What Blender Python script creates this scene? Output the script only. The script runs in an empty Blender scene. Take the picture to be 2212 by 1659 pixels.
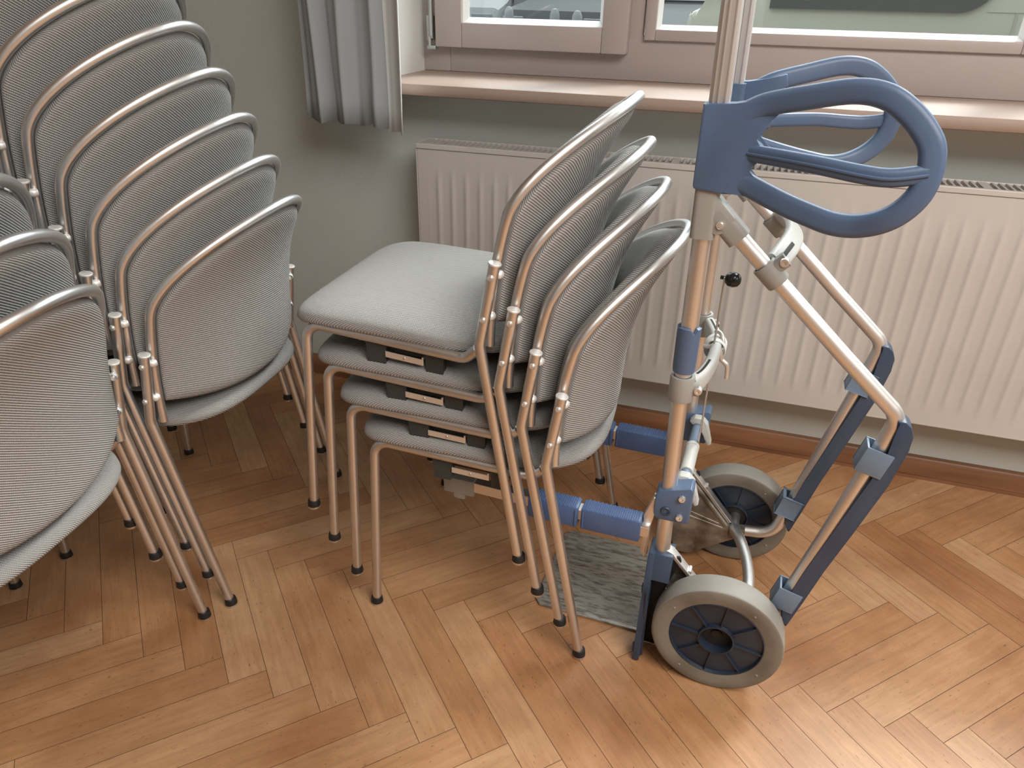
import bpy, bmesh, math, random
from mathutils import Vector, Matrix
PI = math.pi
random.seed(7)
scn = bpy.context.scene
COL = scn.collection

# ------------------------------------------------------------------ camera
CAM_F, CAM_YAW, CAM_PITCH, CAM_ROLL, CAM_H = 1579.9, 0.2986, 0.4954, 0.0210, 1.206
def cam_axes():
    cy, sy = math.cos(CAM_YAW), math.sin(CAM_YAW)
    fwd = Vector((-sy*math.cos(CAM_PITCH), cy*math.cos(CAM_PITCH), -math.sin(CAM_PITCH)))
    right = Vector((cy, sy, 0)); up = right.cross(fwd)
    c, s = math.cos(CAM_ROLL), math.sin(CAM_ROLL)
    return right*c+up*s, up*c-right*s, fwd
_r, _u, _f = cam_axes()
cd = bpy.data.cameras.new('camera'); cam = bpy.data.objects.new('camera', cd); COL.objects.link(cam)
cd.sensor_width = 36; cd.lens = CAM_F*36/2212; cd.clip_start = .02; cd.clip_end = 200
cam.matrix_world = Matrix(((_r.x, _u.x, -_f.x, 0), (_r.y, _u.y, -_f.y, 0), (_r.z, _u.z, -_f.z, CAM_H), (0, 0, 0, 1)))
scn.camera = cam

# ------------------------------------------------------------------ world and lights
SKY = 7.2
FILL = 138.0
SUN = 4.6
w = bpy.data.worlds.new('world'); scn.world = w; w.use_nodes = True
bg = w.node_tree.nodes['Background']; bg.inputs[0].default_value = (.90, .95, 1, 1); bg.inputs[1].default_value = SKY
# overcast sky, brighter overhead than at the horizon
nt = w.node_tree; tc = nt.nodes.new('ShaderNodeTexCoord'); sp = nt.nodes.new('ShaderNodeSeparateXYZ'); rp = nt.nodes.new('ShaderNodeValToRGB')
nt.links.new(tc.outputs['Generated'], sp.inputs[0]); nt.links.new(sp.outputs['Z'], rp.inputs[0]); nt.links.new(rp.outputs[0], bg.inputs[0])
rp.color_ramp.elements[0].position = 0; rp.color_ramp.elements[0].color = (.42, .45, .48, 1)
rp.color_ramp.elements[1].position = .6; rp.color_ramp.elements[1].color = (.86, .94, 1, 1)
# hazy sun behind thin cloud, high to the right behind the window
sd_ = bpy.data.lights.new('hazy_sun', 'SUN'); sd_.energy = SUN; sd_.angle = math.radians(17); sd_.color = (1, .98, .95)
so_ = bpy.data.objects.new('hazy_sun', sd_); COL.objects.link(so_)
so_.rotation_euler = Vector((.36, .63, .69)).to_track_quat('Z', 'Y').to_euler()
def area(name, loc, rot, sx, sy, power, color=(1, 1, 1), portal=False):
    d = bpy.data.lights.new(name, 'AREA'); d.shape = 'RECTANGLE'; d.size = sx; d.size_y = sy; d.energy = power; d.color = color
    if portal: d.cycles.is_portal = True
    o = bpy.data.objects.new(name, d); o.location = loc; o.rotation_euler = rot; COL.objects.link(o); return o
OPX0, OPX1, OPZ0, OPZ1 = -.975, 2.75, .955, 2.42
WD = 1.997           # room face of the window wall
# sky light entering through the window opening (portal: guides the sky's own light, emits nothing itself)
area('window_portal', ((OPX0+OPX1)/2, WD+.30, (OPZ0+OPZ1)/2), (-PI/2, 0, 0), OPX1-OPX0, OPZ1-OPZ0, 1, portal=True)
# added soft fill light under the ceiling, an unseen source brightening the room
area('added_ceiling_fill', (1.55, -.45, 2.72), (0, 0, 0), 2.4, 1.8, FILL, (1, .97, .93))
scn.view_settings.view_transform = 'Standard'; scn.view_settings.look = 'None'
scn.view_settings.gamma = 1; scn.view_settings.use_curve_mapping = False
scn.view_settings.exposure = -0.06

# ------------------------------------------------------------------ materials
def mat(name, col, rough=.5, metal=0, spec=.5, **kw):
    m = bpy.data.materials.new(name); m.use_nodes = True
    b = m.node_tree.nodes['Principled BSDF']
    b.inputs['Base Color'].default_value = (*col, 1); b.inputs['Roughness'].default_value = rough
    b.inputs['Metallic'].default_value = metal; b.inputs['Specular IOR Level'].default_value = spec
    for k, v in kw.items(): b.inputs[k].default_value = v
    return m
def nd(m, t, **kw):
    n = m.node_tree.nodes.new(t)
    for k, v in kw.items():
        if hasattr(n, k): setattr(n, k, v)
        else: n.inputs[k].default_value = v
    return n
def ln(m, a, b): m.node_tree.links.new(a, b)
def noisy(m, c1, c2, scale=4, detail=4, bump=0, bscale=None, rough=None, stretch=None, lo=.35, hi=.65):
    b = m.node_tree.nodes['Principled BSDF']
    tc = nd(m, 'ShaderNodeTexCoord'); src = tc.outputs['Object']
    if stretch:
        mp = nd(m, 'ShaderNodeMapping'); mp.inputs['Scale'].default_value = stretch; ln(m, src, mp.inputs[0]); src = mp.outputs[0]
    n = nd(m, 'ShaderNodeTexNoise'); n.inputs['Scale'].default_value = scale; n.inputs['Detail'].default_value = detail
    ln(m, src, n.inputs[0])
    r = nd(m, 'ShaderNodeValToRGB'); r.color_ramp.elements[0].position = lo; r.color_ramp.elements[1].position = hi
    r.color_ramp.elements[0].color = (*c1, 1); r.color_ramp.elements[1].color = (*c2, 1)
    ln(m, n.outputs[0], r.inputs[0]); ln(m, r.outputs[0], b.inputs['Base Color'])
    if rough:
        mr = nd(m, 'ShaderNodeMapRange'); mr.inputs['To Min'].default_value = rough[0]; mr.inputs['To Max'].default_value = rough[1]
        ln(m, n.outputs[0], mr.inputs[0]); ln(m, mr.outputs[0], b.inputs['Roughness'])
    if bump:
        n2 = nd(m, 'ShaderNodeTexNoise'); n2.inputs['Scale'].default_value = bscale or scale*8; ln(m, src, n2.inputs[0])
        bp = nd(m, 'ShaderNodeBump'); bp.inputs['Strength'].default_value = bump; bp.inputs['Distance'].default_value = .002
        ln(m, n2.outputs[0], bp.inputs['Height']); ln(m, bp.outputs[0], b.inputs['Normal'])
    return m
M = {}
M['steel'] = noisy(mat('matt_nickel_steel', (.6, .58, .55), .3, 1), (.70, .695, .69), (.76, .755, .75), 9, 3, rough=(.33, .43))
M['steel_bright'] = mat('bright_screw_steel', (.80, .79, .77), .34, .75)
M['capmetal'] = mat('pale_cap_metal', (.86, .86, .84), .45, .55)
M['alu'] = noisy(mat('worn_aluminium', (.7, .68, .65), .36, 1), (.62, .58, .53), (.80, .78, .75), 14, 6, rough=(.34, .5), stretch=(1, 1, .25), lo=.3, hi=.5)
M['alu_clean'] = noisy(mat('clean_aluminium', (.75, .75, .74), .34, 1), (.78, .77, .76), (.86, .855, .845), 8, 3, rough=(.38, .48), stretch=(1, 1, .1))
M['cast'] = noisy(mat('grimy_cast_aluminium', (.4, .36, .3), .5, .8), (.20, .17, .13), (.52, .49, .44), 22, 7, bump=.5, bscale=60, rough=(.4, .6))
M['grey'] = noisy(mat('grey_plastic', (.34, .33, .31), .5), (.31, .305, .285), (.35, .345, .325), 5, 2, bump=.06, bscale=300)
M['lightgrey'] = mat('light_grey_plastic', (.52, .53, .51), .42)
M['blue'] = noisy(mat('blue_plastic', (.06, .12, .27), .42), (.085, .135, .235), (.10, .155, .26), 6, 3, bump=.08, bscale=250)
M['blue_pad'] = noisy(mat('blue_arm_pad_plastic', (.06, .12, .3), .4), (.07, .12, .25), (.085, .14, .28), 8, 3)
M['darkblue'] = noisy(mat('dark_blue_glide_plastic', (.035, .07, .14), .45), (.030, .050, .088), (.042, .066, .112), 7, 4)
M['bluegrey'] = mat('blue_grey_clip_plastic', (.15, .21, .29), .45)
M['blackplastic'] = noisy(mat('charcoal_plastic', (.035, .04, .04), .5), (.03, .036, .037), (.042, .048, .048), 10, 2)
M['blacksole'] = mat('black_rubber', (.012, .012, .012), .5)
M['knobblack'] = mat('glossy_black_knob', (.01, .014, .014), .18)
M['tyre'] = noisy(mat('grey_rubber_tyre', (.33, .31, .27), .62), (.25, .24, .215), (.30, .29, .262), 14, 5, bump=.1, bscale=120)
M['sidewall'] = noisy(mat('shade_toned_tyre_sidewall', (.2, .18, .14), .6), (.15, .13, .10), (.21, .19, .155), 14, 6)  # tyre sides coloured darker than the tread to imitate shade on them
M['rim'] = noisy(mat('blue_black_wheel_rim', (.03, .045, .075), .42), (.012, .020, .035), (.024, .036, .058), 12, 4)
M['hole'] = mat('dark_recess', (.015, .014, .012), .7)
M['paintwhite'] = noisy(mat('radiator_enamel', (.72, .68, .63), .38), (.55, .52, .485), (.60, .573, .54), 2.5, 5, bump=.03, bscale=60)
M['grille_dark'] = mat('dusty_convector_fins', (.20, .19, .16), .7)
M['wall'] = noisy(mat('sage_wall_paint', (.36, .39, .34), .8), (.52, .55, .515), (.57, .60, .565), 1.3, 5, bump=.25, bscale=160)
M['wallwhite'] = noisy(mat('white_reveal_paint', (.75, .76, .73), .75), (.72, .73, .70), (.78, .79, .76), 3, 4, bump=.3, bscale=90)
M['roomlight'] = noisy(mat('pale_room_paint', (.72, .70, .65), .8), (.42, .405, .375), (.46, .445, .415), 2, 3)
M['ceil'] = mat('ceiling_paint', (.78, .77, .74), .85)
M['mauve'] = noisy(mat('mauve_brown_window_paint', (.42, .33, .30), .42), (.43, .375, .355), (.48, .42, .395), 2.2, 5, bump=.08, bscale=70)
M['sill'] = noisy(mat('peach_sill_paint', (.66, .50, .42), .5, 0, .3), (.37, .28, .235), (.41, .315, .265), 3, 4, bump=.04, bscale=60)
M['base'] = noisy(mat('brown_varnished_baseboard', (.2, .09, .045), .35), (.15, .065, .03), (.27, .125, .06), 6, 6, stretch=(.35, 4, 4))
M['bead_sleeve_white'] = mat('sky_bright_bead_pale_sleeve', (.74, .75, .73), .4)  # beads whitened with sky reflection in their colour; brace sleeve simply pale
M['zinc'] = mat('zinc_hinge', (.55, .58, .57), .35, .9)
M['lampwhite'] = mat('lamp_housing_white', (.8, .8, .8), .5)

# curtain: grey cloth that lets some daylight through
m = mat('grey_curtain_cloth', (.50, .53, .55), .85); M['curtain'] = m
nt = m.node_tree; b = nt.nodes['Principled BSDF']; out = nt.nodes['Material Output']
tr = nd(m, 'ShaderNodeBsdfTranslucent'); tr.inputs[0].default_value = (.52, .55, .56, 1)
mx = nd(m, 'ShaderNodeMixShader'); mx.inputs[0].default_value = .22
ln(m, b.outputs[0], mx.inputs[1]); ln(m, tr.outputs[0], mx.inputs[2]); ln(m, mx.outputs[0], out.inputs[0])
m = mat('pale_curtain_lining', (.70, .72, .72), .85); M['lining'] = m

# thin window glass
m = bpy.data.materials.new('window_glass'); m.use_nodes = True; nt = m.node_tree; nt.nodes.clear()
out = nd(m, 'ShaderNodeOutputMaterial'); t = nd(m, 'ShaderNodeBsdfTransparent'); t.inputs[0].default_value = (.93, .95, .94, 1)
g = nd(m, 'ShaderNodeBsdfGlossy'); g.inputs['Roughness'].default_value = .02
lw = nd(m, 'ShaderNodeLayerWeight'); lw.inputs[0].default_value = .5
p5 = nd(m, 'ShaderNodeMath', operation='POWER'); ln(m, lw.outputs['Facing'], p5.inputs[0]); p5.inputs[1].default_value = 5
ma = nd(m, 'ShaderNodeMath', operation='MULTIPLY_ADD'); ln(m, p5.outputs[0], ma.inputs[0]); ma.inputs[1].default_value = .6; ma.inputs[2].default_value = .04
mx = nd(m, 'ShaderNodeMixShader')
ln(m, ma.outputs[0], mx.inputs[0]); ln(m, t.outputs[0], mx.inputs[1]); ln(m, g.outputs[0], mx.inputs[2]); ln(m, mx.outputs[0], out.inputs[0])
M['glass'] = m

# woven upholstery: diagonal rib weave from UV in metres
def fabric(name, light, dark, ang, p1=.0039, p2=.0031, w2=.30):
    m = mat(name, light, .9, 0, .2); b = m.node_tree.nodes['Principled BSDF']
    uv = nd(m, 'ShaderNodeUVMap'); uv.uv_map = 'UVMap'
    mp = nd(m, 'ShaderNodeMapping'); mp.inputs['Rotation'].default_value = (0, 0, ang); ln(m, uv.outputs[0], mp.inputs[0])
    sp = nd(m, 'ShaderNodeSeparateXYZ'); ln(m, mp.outputs[0], sp.inputs[0])
    def mt(op, a, bb):
        n = nd(m, 'ShaderNodeMath'); n.operation = op
        for i, v in enumerate((a, bb)):
            if v is None: continue
            if isinstance(v, (int, float)): n.inputs[i].default_value = v
            else: ln(m, v, n.inputs[i])
        return n.outputs[0]
    s1 = mt('SINE', mt('MULTIPLY', sp.outputs['Y'], 2*PI/p1), None)
    ph = mt('MULTIPLY', mt('FLOOR', mt('MULTIPLY', sp.outputs['Y'], 1/p1), None), PI)
    s2 = mt('SINE', mt('ADD', mt('MULTIPLY', sp.outputs['X'], 2*PI/p2), ph), None)
    h = mt('ADD', mt('MULTIPLY', s1, 1-w2), mt('MULTIPLY', s2, w2))
    nz = nd(m, 'ShaderNodeTexNoise'); nz.inputs['Scale'].default_value = 900; ln(m, uv.outputs[0], nz.inputs[0])
    h = mt('ADD', h, mt('MULTIPLY', mt('SUBTRACT', nz.outputs[0], .5), .7))
    mr = nd(m, 'ShaderNodeMapRange'); mr.inputs['From Min'].default_value = -.85; mr.inputs['From Max'].default_value = .35
    ln(m, h, mr.inputs[0])
    mc = nd(m, 'ShaderNodeMix'); mc.data_type = 'RGBA'
    mc.inputs['A'].default_value = (*dark, 1); mc.inputs['B'].default_value = (*light, 1)
    ln(m, mr.outputs[0], mc.inputs['Factor']); ln(m, mc.outputs['Result'], b.inputs['Base Color'])
    bp = nd(m, 'ShaderNodeBump'); bp.inputs['Strength'].default_value = .8; bp.inputs['Distance'].default_value = .0012
    ln(m, h, bp.inputs['Height']); ln(m, bp.outputs[0], b.inputs['Normal'])
    return m
M['fabric'] = fabric('grey_rib_weave_upholstery', (.46, .455, .445), (.185, .18, .172), math.radians(-33))
M['fabric_edge'] = mat('grey_upholstery_edge', (.40, .395, .38), .9, 0, .2)

# floor wood
m = mat('beech_parquet', (.5, .28, .14), .42, 0, .5); M['parquet'] = m
b = m.node_tree.nodes['Principled BSDF']
uv = nd(m, 'ShaderNodeUVMap'); uv.uv_map = 'UVMap'
at = nd(m, 'ShaderNodeAttribute'); at.attribute_name = 'tint'
rampP = nd(m, 'ShaderNodeValToRGB'); cr = rampP.color_ramp
cr.elements[0].position = 0; cr.elements[0].color = (.37, .185, .088, 1)
cr.elements[1].position = 1; cr.elements[1].color = (.57, .385, .235, 1)
e = cr.elements.new(.35); e.color = (.45, .25, .125, 1)
e = cr.elements.new(.7); e.color = (.515, .31, .17, 1)
ln(m, at.outputs['Fac'], rampP.inputs[0])
mp = nd(m, 'ShaderNodeMapping'); mp.inputs['Scale'].default_value = (3.2, 34, 1); ln(m, uv.outputs[0], mp.inputs[0])
n1 = nd(m, 'ShaderNodeTexNoise'); n1.inputs['Scale'].default_value = 2.2; n1.inputs['Detail'].default_value = 8; n1.inputs['Roughness'].default_value = .65; n1.inputs['Distortion'].default_value = .6
ln(m, mp.outputs[0], n1.inputs[0])
mx = nd(m, 'ShaderNodeMix'); mx.data_type = 'RGBA'; mx.blend_type = 'MULTIPLY'; mx.inputs['Factor'].default_value = 1
r2 = nd(m, 'ShaderNodeValToRGB'); r2.color_ramp.elements[0].position = .25; r2.color_ramp.elements[1].position = .7
r2.color_ramp.elements[0].color = (.78, .72, .66, 1); r2.color_ramp.elements[1].color = (1.06, 1.04, 1.02, 1)
ln(m, n1.outputs[0], r2.inputs[0]); ln(m, rampP.outputs[0], mx.inputs['A']); ln(m, r2.outputs[0], mx.inputs['B'])
# fine dark pores and grime flecks
mp3 = nd(m, 'ShaderNodeMapping'); mp3.inputs['Scale'].default_value = (75, 300, 1); ln(m, uv.outputs[0], mp3.inputs[0])
n3 = nd(m, 'ShaderNodeTexNoise'); n3.inputs['Scale'].default_value = 1; n3.inputs['Detail'].default_value = 3; ln(m, mp3.outputs[0], n3.inputs[0])
r3 = nd(m, 'ShaderNodeValToRGB'); r3.color_ramp.elements[0].position = .24; r3.color_ramp.elements[1].position = .36
r3.color_ramp.elements[0].color = (.42, .32, .25, 1); r3.color_ramp.elements[1].color = (1, 1, 1, 1); ln(m, n3.outputs[0], r3.inputs[0])
mx2 = nd(m, 'ShaderNodeMix'); mx2.data_type = 'RGBA'; mx2.blend_type = 'MULTIPLY'; mx2.inputs['Factor'].default_value = 1
ln(m, mx.outputs['Result'], mx2.inputs['A']); ln(m, r3.outputs[0], mx2.inputs['B'])
# worn varnish patches
tc = nd(m, 'ShaderNodeTexCoord'); n4 = nd(m, 'ShaderNodeTexNoise'); n4.inputs['Scale'].default_value = 3.1; n4.inputs['Detail'].default_value = 6; n4.inputs['Roughness'].default_value = .6
ln(m, tc.outputs['Object'], n4.inputs[0])
r4 = nd(m, 'ShaderNodeValToRGB'); r4.color_ramp.elements[0].position = .36; r4.color_ramp.elements[1].position = .66
r4.color_ramp.elements[0].color = (.74, .62, .52, 1); r4.color_ramp.elements[1].color = (1.10, 1.10, 1.08, 1); ln(m, n4.outputs[0], r4.inputs[0])
mx3 = nd(m, 'ShaderNodeMix'); mx3.data_type = 'RGBA'; mx3.blend_type = 'MULTIPLY'; mx3.inputs['Factor'].default_value = 1
n5 = nd(m, 'ShaderNodeTexNoise'); n5.inputs['Scale'].default_value = 46; n5.inputs['Detail'].default_value = 5; n5.inputs['Roughness'].default_value = .7; ln(m, tc.outputs['Object'], n5.inputs[0])
r5 = nd(m, 'ShaderNodeValToRGB'); r5.color_ramp.elements[0].position = .27; r5.color_ramp.elements[1].position = .35
r5.color_ramp.elements[0].color = (.45, .36, .30, 1); r5.color_ramp.elements[1].color = (1, 1, 1, 1); ln(m, n5.outputs[0], r5.inputs[0])
mx5 = nd(m, 'ShaderNodeMix'); mx5.data_type = 'RGBA'; mx5.blend_type = 'MULTIPLY'; mx5.inputs['Factor'].default_value = 1
ln(m, mx2.outputs['Result'], mx5.inputs['A']); ln(m, r5.outputs[0], mx5.inputs['B'])
ln(m, mx5.outputs['Result'], mx3.inputs['A']); ln(m, r4.outputs[0], mx3.inputs['B']); ln(m, mx3.outputs['Result'], b.inputs['Base Color'])
mr = nd(m, 'ShaderNodeMapRange'); mr.inputs['To Min'].default_value = .33; mr.inputs['To Max'].default_value = .50
ln(m, n4.outputs[0], mr.inputs[0]); ln(m, mr.outputs[0], b.inputs['Roughness'])
bp = nd(m, 'ShaderNodeBump'); bp.inputs['Strength'].default_value = .25; bp.inputs['Distance'].default_value = .001
ln(m, n1.outputs[0], bp.inputs['Height']); ln(m, bp.outputs[0], b.inputs['Normal'])
M['gap'] = mat('dark_floor_joint', (.09, .045, .025), .8)
# toe plate: ribbed worn aluminium
m = noisy(mat('ribbed_worn_toe_plate', (.5, .48, .44), .5, .6), (.20, .185, .155), (.42, .40, .36), 70, 9, rough=(.38, .6), stretch=(.55, 2.2, 1), lo=.34, hi=.56); M['toe'] = m
# cardboard-neutral outside
M['asphalt'] = noisy(mat('street_asphalt', (.2, .2, .2), 1, 0, .05), (.03, .03, .03), (.045, .045, .044), 3, 5)
M['cream'] = mat('cream_van_paint', (.21, .205, .165), .35)
M['carsilver'] = mat('silver_car_paint', (.05, .053, .055), .5, 0, .2)
M['carwhite'] = mat('white_car_paint', (.085, .088, .088), .6, 0, .15)
M['cargrey'] = mat('grey_car_paint', (.022, .023, .023), .6, 0, .15)
M['carblue'] = mat('pale_blue_car_paint', (.08, .10, .12), .6, 0, .15)
M['carglass'] = mat('tinted_car_glass', (.03, .032, .031), .3)
M['facade'] = noisy(mat('pale_house_render', (.3, .3, .28), .9), (.08, .08, .076), (.10, .10, .097), 2, 3)

# ------------------------------------------------------------------ mesh helpers
def link(name, bm, m, parent=None, smooth=True, sharp=38):
    me = bpy.data.meshes.new(name); bmesh.ops.recalc_face_normals(bm, faces=bm.faces[:])
    bm.to_mesh(me); bm.free()
    for mm in (m if isinstance(m, (list, tuple)) else [m]): me.materials.append(mm)
    if smooth:
        me.polygons.foreach_set('use_smooth', [True]*len(me.polygons))
        me.set_sharp_from_angle(angle=math.radians(sharp))
    o = bpy.data.objects.new(name, me); COL.objects.link(o)
    if parent: o.parent = parent
    return o
def thing(name, label, cat, group=None, loc=(0, 0, 0), rz=0):
    o = bpy.data.objects.new(name, None); COL.objects.link(o); o.location = loc; o.rotation_euler = (0, 0, rz); o.empty_display_size = .05
    return tag(o, label, cat, group)
def tag(o, label, cat, group=None):
    o['label'] = label; o['category'] = cat
    if group: o['group'] = group
    return o
def struct(o): o['kind'] = 'structure'; return o
def box(bm, x0, x1, y0, y1, z0, z1, bev=0, mi=0, rot=None, seg=2):
    vs = bmesh.ops.create_cube(bm, size=1)['verts']
    for v in vs: v.co = Vector(((x0+x1)/2+v.co.x*(x1-x0), (y0+y1)/2+v.co.y*(y1-y0), (z0+z1)/2+v.co.z*(z1-z0)))
    fs = list({f for v in vs for f in v.link_faces})
    for f in fs: f.material_index = mi
    if bev:
        es = list({e for v in vs for e in v.link_edges})
        r = bmesh.ops.bevel(bm, geom=es, offset=bev, segments=seg, affect='EDGES', profile=.5)
        vs = list({v for f in r['faces'] for v in f.verts} | {v for v in vs if v.is_valid})
        for f in r['faces']: f.material_index = mi
    if rot is not None:
        for v in vs: v.co = rot @ v.co
    return vs
def fillet(pts, rads, n=8):
    """polyline with rounded corners; rads one radius per inner point"""
    P = [Vector(p) for p in pts]; out = [P[0]]
    for i in range(1, len(P)-1):
        a, p, c = P[i-1], P[i], P[i+1]; r = rads[i-1] if isinstance(rads, (list, tuple)) else rads
        u, v = (a-p).normalized(), (c-p).normalized(); ang = u.angle(v)
        if r <= 0 or ang > PI-.02: out.append(p); continue
        t = min(r/math.tan(ang/2), (a-p).length*.49, (c-p).length*.49); rr = t*math.tan(ang/2)
        cen = p+(u+v).normalized()*(rr/math.sin(ang/2))
        s, e = p+u*t-cen, p+v*t-cen; om = s.angle(e)
        for k in range(n+1):
            q = k/n
            out.append(cen+(s*math.sin((1-q)*om)+e*math.sin(q*om))/math.sin(om))
    out.append(P[-1]); return out
def spline(pts, n=8, closed=False):
    P = [Vector(p) for p in pts]; N = len(P); out = []
    rng = range(N if closed else N-1)
    for i in rng:
        g = (lambda j: P[j % N]) if closed else (lambda j: P[max(0, min(N-1, j))])
        a, b2, c, d = g(i-1), g(i), g(i+1), g(i+2)
        for k in range(n):
            t = k/n
            out.append(.5*((2*b2)+(c-a)*t+(2*a-5*b2+4*c-d)*t*t+(-a+3*b2-3*c+d)*t**3))
    if not closed: out.append(P[-1])
    return out
def circ(r, n=16): return [(r*math.cos(2*PI*i/n), r*math.sin(2*PI*i/n)) for i in range(n)]
def rrect(a, b2, r, n=4):
    out = []
    for cx, cy, s in ((a-r, b2-r, 0), (-a+r, b2-r, 1), (-a+r, -b2+r, 2), (a-r, -b2+r, 3)):
        for k in range(n+1):
            t = (s+k/n)*PI/2; out.append((cx+r*math.cos(t), cy+r*math.sin(t)))
    return out
def sweep(bm, path, sec, up=None, closed=False, caps=True, scale=None, mi=0):
    """sec: list of (a,b): a along side vector, b along up vector"""
    P = [Vector(p) for p in path]; N = len(P); rings = []
    def tan(i):
        if closed: return (P[(i+1) % N]-P[i-1]).normalized()
        return (P[min(N-1, i+1)]-P[max(0, i-1)]).normalized()
    T = tan(0)
    if up is None:
        U = Vector((0, 0, 1)) if abs(T.z) < .9 else Vector((0, 1, 0))
    else: U = Vector(up)
    U = (U-T*U.dot(T)).normalized()
    for i in range(N):
        T2 = tan(i)
        if up is not None: U = Vector(up); U = (U-T2*U.dot(T2)).normalized()
        elif i:
            q = T.rotation_difference(T2); U = q @ U; U = (U-T2*U.dot(T2)).normalized()
        T = T2; S = T.cross(U); s = 1 if scale is None else scale(i/(N-1))
        rings.append([bm.verts.new(P[i]+S*a*s+U*b2*s) for a, b2 in sec])
    n = len(sec)
    for i in range(N if closed else N-1):
        A, B = rings[i], rings[(i+1) % N]
        for k in range(n):
            f = bm.faces.new((A[k], A[(k+1) % n], B[(k+1) % n], B[k])); f.material_index = mi
    if caps and not closed:
        bm.faces.new(rings[0][::-1]).material_index = mi; bm.faces.new(rings[-1]).material_index = mi
    return rings
def tube(bm, path, r, n=16, **k): return sweep(bm, path, circ(r, n), **k)
def lathe(bm, prof, c=(0, 0, 0), axis=(0, 0, 1), n=24, mi=0):
    """prof: list of (radius, height along axis)"""
    c = Vector(c); A = Vector(axis).normalized(); X = A.orthogonal().normalized(); Y = A.cross(X); rings = []
    for r, h in prof:
        if r < 1e-6: rings.append([bm.verts.new(c+A*h)])
        else: rings.append([bm.verts.new(c+A*h+(X*math.cos(2*PI*i/n)+Y*math.sin(2*PI*i/n))*r) for i in range(n)])
    for a, b2 in zip(rings, rings[1:]):
        for i in range(n):
            j = (i+1) % n
            if len(a) == 1 and len(b2) == 1: continue
            if len(a) == 1: f = bm.faces.new((a[0], b2[i], b2[j]))
            elif len(b2) == 1: f = bm.faces.new((a[i], a[j], b2[0]))
            else: f = bm.faces.new((a[i], a[j], b2[j], b2[i]))
            f.material_index = mi
def prism(bm, pts, y0, y1, ax='y', bev=0, mi=0):
    """polygon (a,b) extruded along ax: 'y' -> (a,y,b); 'x' -> (x,a,b); 'z' -> (a,b,z)"""
    f3 = {'y': lambda a, b2, t: (a, t, b2), 'x': lambda a, b2, t: (t, a, b2), 'z': lambda a, b2, t: (a, b2, t)}[ax]
    A = [bm.verts.new(f3(a, b2, y0)) for a, b2 in pts]; B = [bm.verts.new(f3(a, b2, y1)) for a, b2 in pts]
    fs = [bm.faces.new(A), bm.faces.new(B[::-1])]; n = len(pts)
    for i in range(n): fs.append(bm.faces.new((A[i], B[i], B[(i+1) % n], A[(i+1) % n])))
    for f in fs: f.material_index = mi
    if bev:
        es = list({e for v in A+B for e in v.link_edges})
        r = bmesh.ops.bevel(bm, geom=es, offset=bev, segments=2, affect='EDGES', profile=.5)
        for f in r['faces']: f.material_index = mi
def nb(): return bmesh.new()

# ------------------------------------------------------------------ room
RX0, RX1, RY0, RZ = -2.6, 3.4, -3.6, 2.8
def make_floor():
    bm = nb(); uvl = bm.loops.layers.uv.new('UVMap'); tl = bm.loops.layers.float_color.new('tint')
    wd = .0717; g = .0005; s2 = math.sqrt(2)
    ox, oy = .2095, 1.0765
    def xy(u, v): return ((u-v)/s2*wd+ox, (u+v)/s2*wd+oy)
    rnd = random.Random(3)
    X0, X1, Y0, Y1 = RX0, RX1, RY0, WD
    def clip(poly, fn, lim, sgn):
        out = []
        for i in range(len(poly)):
            a, b2 = poly[i], poly[(i+1) % len(poly)]
            da, db = sgn*(fn(a)-lim), sgn*(fn(b2)-lim)
            if da <= 0: out.append(a)
            if (da < 0 < db) or (db < 0 < da):
                t = da/(da-db); out.append(tuple(a[k]+(b2[k]-a[k])*t for k in range(4)))
        return out
    def plank(u0, u1, v0, v1, along_u):
        gg = g/wd; t = min(1, max(0, rnd.betavariate(2.6, 2.2)))
        cs = [(u0+gg, v0+gg), (u1-gg, v0+gg), (u1-gg, v1-gg), (u0+gg, v1-gg)]
        off = rnd.random()*50
        poly = []
        for u, v in cs:
            x, y = xy(u, v); a, b2 = ((u-u0)*wd, (v-v0)*wd) if along_u else ((v-v0)*wd, (u-u0)*wd)
            poly.append((x, y, a+off, b2+off*.37))
        for fn, lim, sg in ((lambda p: p[0], X0, -1), (lambda p: p[0], X1, 1), (lambda p: p[1], Y0, -1), (lambda p: p[1], Y1, 1)):
            poly = clip(poly, fn, lim, sg)
            if len(poly) < 3: return
        f = bm.faces.new([bm.verts.new((p[0], p[1], 0)) for p in poly])
        for l, p in zip(f.loops, poly): l[uvl].uv = (p[2], p[3]); l[tl] = (t, t, t, 1)
    for mrow in range(-9, 4):
        for n in range(-45, 45):
            bu, bv = n+6*mrow, -n+6*mrow
            x, y = xy(bu+3, bv+3)
            if not (X0-.6 < x < X1+.6 and Y0-.6 < y < Y1+.6): continue
            plank(bu, bu+6, bv, bv+1, True)
            plank(bu+6, bu+7, bv, bv+6, False)
    # sub-floor seen in the joints, and the rest of the room's floor
    for (a, b2, c, d, z) in ((RX0, RX1, RY0, WD+.3, -.0012),):
        f = bm.faces.new([bm.verts.new(p) for p in ((a, c, z), (b2, c, z), (b2, d, z), (a, d, z))]); f.material_index = 1
        for l in f.loops: l[tl] = (.5, .5, .5, 1)
    return struct(link('floor', bm, [M['parquet'], M['gap']], smooth=False))
make_floor()
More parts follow.
